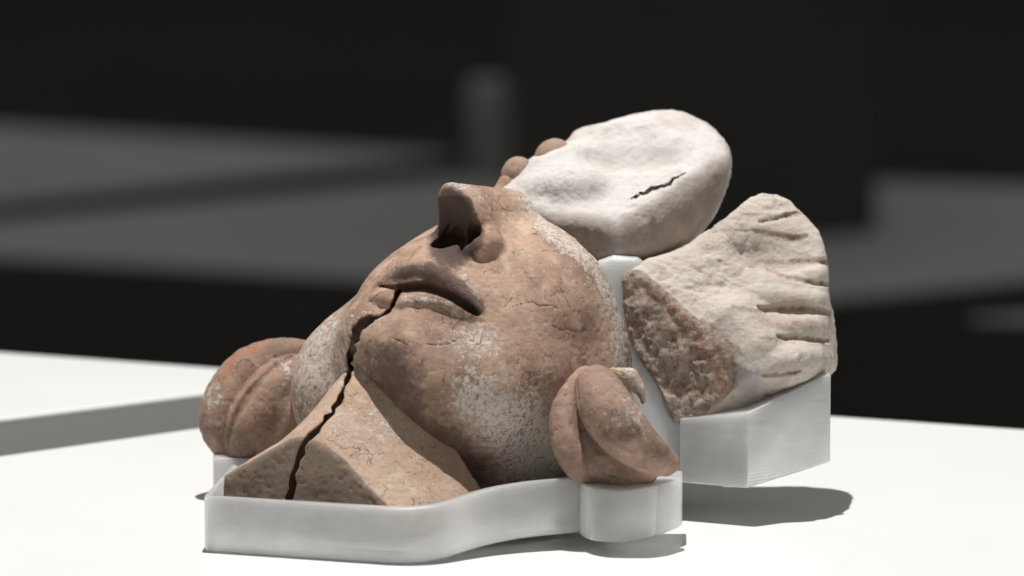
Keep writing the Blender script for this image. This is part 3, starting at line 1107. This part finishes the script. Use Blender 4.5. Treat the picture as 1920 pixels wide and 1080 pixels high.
hr_at = W(C(1400, 800, 100))
hairt = thing('sculpture_fragment', 'buff fragment with carved hair grooves and a dark broken face, at the right', 'fragment', tuple(hr_at), 'broken pieces beside the face')
sculpt('fragment_body', hair, C(1130, 830, -150), C(1610, 330, 460), 2.6, M_HAIR, hairt, stone_disp(1.0), {
    'stain_shade': lambda P: 1.0 * sstep(-16, -2, plane(P, kA, kN)) * sstep(800, 765, PX(P)[1]) + 0.35 * band(P, [(1400, 770), (1480, 735), (1550, 708)], 8)
        + 0.6 * np.max([band(P, [g[:2] for g in p], 8) for p in groove_px], 0),  # grooves tinted browner than the strands
    'red': lambda P: 0.6 * sstep(-14, -2, plane(P, kA, kN)) * band(P, [(1230, 540), (1330, 660), (1350, 720)], 32) + 0.42 * band(P, [(1450, 505), (1550, 508)], 14) + 0.5 * band(P, [(1430, 605), (1540, 608)], 22)
        + 0.4 * band(P, [(1420, 760), (1550, 705)], 10),
    'crust': lambda P: 1.0 * blob(P, 1402, 705, 26, 36) + 0.4 * blob(P, 1450, 530, 40, 22) + 0.3 * blob(P, 1350, 610, 50, 40) + 0.5 * blob(P, 1548, 670, 12, 24) + 0.15})


# ------------------------------------------------------------------ printed mount
UPV = np.array([0, -SP, CP])


def fillet(poly, radii, n=12):
    poly = np.asarray(poly, float)
    out = []
    m = len(poly)
    for i in range(m):
        r = radii[i]
        if r <= 0:
            out.append(poly[i])
            continue
        a, b_, c_ = poly[i - 1], poly[i], poly[(i + 1) % m]
        p, q = b_ + (a - b_) / np.linalg.norm(a - b_) * r, b_ + (c_ - b_) / np.linalg.norm(c_ - b_) * r
        for t in np.linspace(0, 1, n):
            out.append((1 - t) ** 2 * p + 2 * t * (1 - t) * b_ + t * t * q)
    return np.array(out)


def solid(name, bottom, radii, topf, material, parent, edge=3.0):
    """upright prism: 'bottom' are points of the sculpting frame, topf(x, y) gives the height along UPV"""
    b_ = fillet(bottom, radii)
    n = len(b_)
    hgt = np.array([topf(p) for p in b_])
    c = b_.mean(0)
    inw = b_ - c
    inw = -inw / np.linalg.norm(inw, axis=1)[:, None]
    rings = [b_ + inw * edge, b_ + UPV * edge, b_ + UPV * (hgt - edge)[:, None], b_ + UPV * (hgt - edge * 0.3)[:, None] + inw * edge * 0.3, b_ + UPV * hgt[:, None] + inw * edge]
    v = np.vstack(rings)
    f = [list(range(n)), [4 * n + i for i in range(n)][::-1]]
    for k in range(4):
        for i in range(n):
            j = (i + 1) % n
            f.append((k * n + i, (k + 1) * n + i, (k + 1) * n + j, k * n + j))
    o = mesh_obj(name, W(v), f, material, parent, smooth='angle')
    return o


A_, B_, C_ = C(383, 1033, 0), on_level(792, 1062, 1.0), None
A_ = on_level(383, 1034, 1.0)
C_ = C(1090, 1002, -205)
tp, tn = plane3(A_, B_, C_, (0, 0, 1))


def on_base(px, y):                 # point of the tilted mount base seen at column px, depth y
    x = (px - 960) * (D + y) / D
    z = tp[2] - (tn[0] * (x - tp[0]) + tn[1] * (y - tp[1])) / tn[2]
    return np.array([x, y, z])


mt_at = W(on_level(760, 1030, 0))
mount = thing('display_mount', 'translucent white printed support with a tray and pedestals under the broken head', 'mount', tuple(mt_at))
def rim(name, bottom, radii, topf, floor_h, wall, material, parent):
    """open tray: outer wall, rounded rim, inner wall and floor"""
    b_ = fillet(bottom, radii)
    n = len(b_)
    hgt = np.array([topf(p) for p in b_])[:, None]
    inw = b_.mean(0) - b_
    inw /= np.linalg.norm(inw, axis=1)[:, None]
    rings = [b_ + inw * 3, b_ + UPV * 3, b_ + UPV * (hgt - 3), b_ + UPV * hgt + inw * 3, b_ + UPV * hgt + inw * (wall - 3), b_ + UPV * (hgt - 3) + inw * wall,
             b_ + UPV * floor_h + inw * wall]
    f = [list(range(n)), [6 * n + i for i in range(n)][::-1]]
    for k in range(6):
        for i in range(n):
            j = (i + 1) % n
            f.append((k * n + i, (k + 1) * n + i, (k + 1) * n + j, k * n + j))
    return mesh_obj(name, W(np.vstack(rings)), f, material, parent, smooth='angle')


rim('front_tray', [A_, B_, C(942, 1012, -225), C(1090, 998, -190), on_base(1085, 120), on_base(440, 240)], [10, 75, 90, 10, 30, 30],
    lambda p: float(np.interp(p[1], [-200, 60], [104, 22])) if p[0] < -300 or p[1] > -60 else 104.0,
    18, 16, M_PRINT, mount)
solid('ear_pedestal', [C(1086, 1003, -195), C(1105, 1014, -238), C(1165, 1020, -252), C(1225, 1008, -222), C(1279, 988, -160), C(1279, 975, -60), C(1086, 985, -60)],
      [14, 22, 34, 30, 16, 0, 0], lambda p: 100 - 6 * (p[0] - 126) / 193, M_PRINT, mount)
col_poly = [(1070, 995), (1279, 984), (1279, 780), (1252, 640), (1232, 540), (1216, 497), (1196, 482), (1150, 478), (1122, 488), (1100, 515), (1085, 700)]
col = lambda P: smax(smax(outline(P, col_poly), plane(P, C(1200, 800, 62), (0, -0.99, 0.12)), 16), P[:, 1] - 260, 20)
V_, Q_, N_ = surface(col, C(1040, 1020, -180), C(1310, 450, 320), 4.0)
mesh_obj('centre_column', W(V_), Q_, M_PRINT, mount)
solid('rear_block', [C(1275, 905, 50), C(1398, 916, -2), C(1557, 867, 105), C(1535, 850, 170), C(1430, 860, 250), C(1275, 870, 250)], [0, 6, 3, 10, 10, 0], lambda p: 122 + 0.17 * (p[0] - 315), M_PRINT, mount)
solid('rear_foot', [on_level(1130, 962, 1.0), on_level(1190, 966, 1.0), on_level(1250, 961, 1.0), on_level(1268, 950, 1.0), on_level(1255, 940, 1.0), on_level(1130, 942, 1.0)],
      [12, 40, 40, 30, 20, 12], lambda p: 90, M_PRINT, mount)
solid('ear_rest', [C(400, 960, 215), C(520, 965, 190), C(560, 940, 330), C(402, 935, 330)], [8, 8, 8, 8], lambda p: 105, M_PRINT, mount)
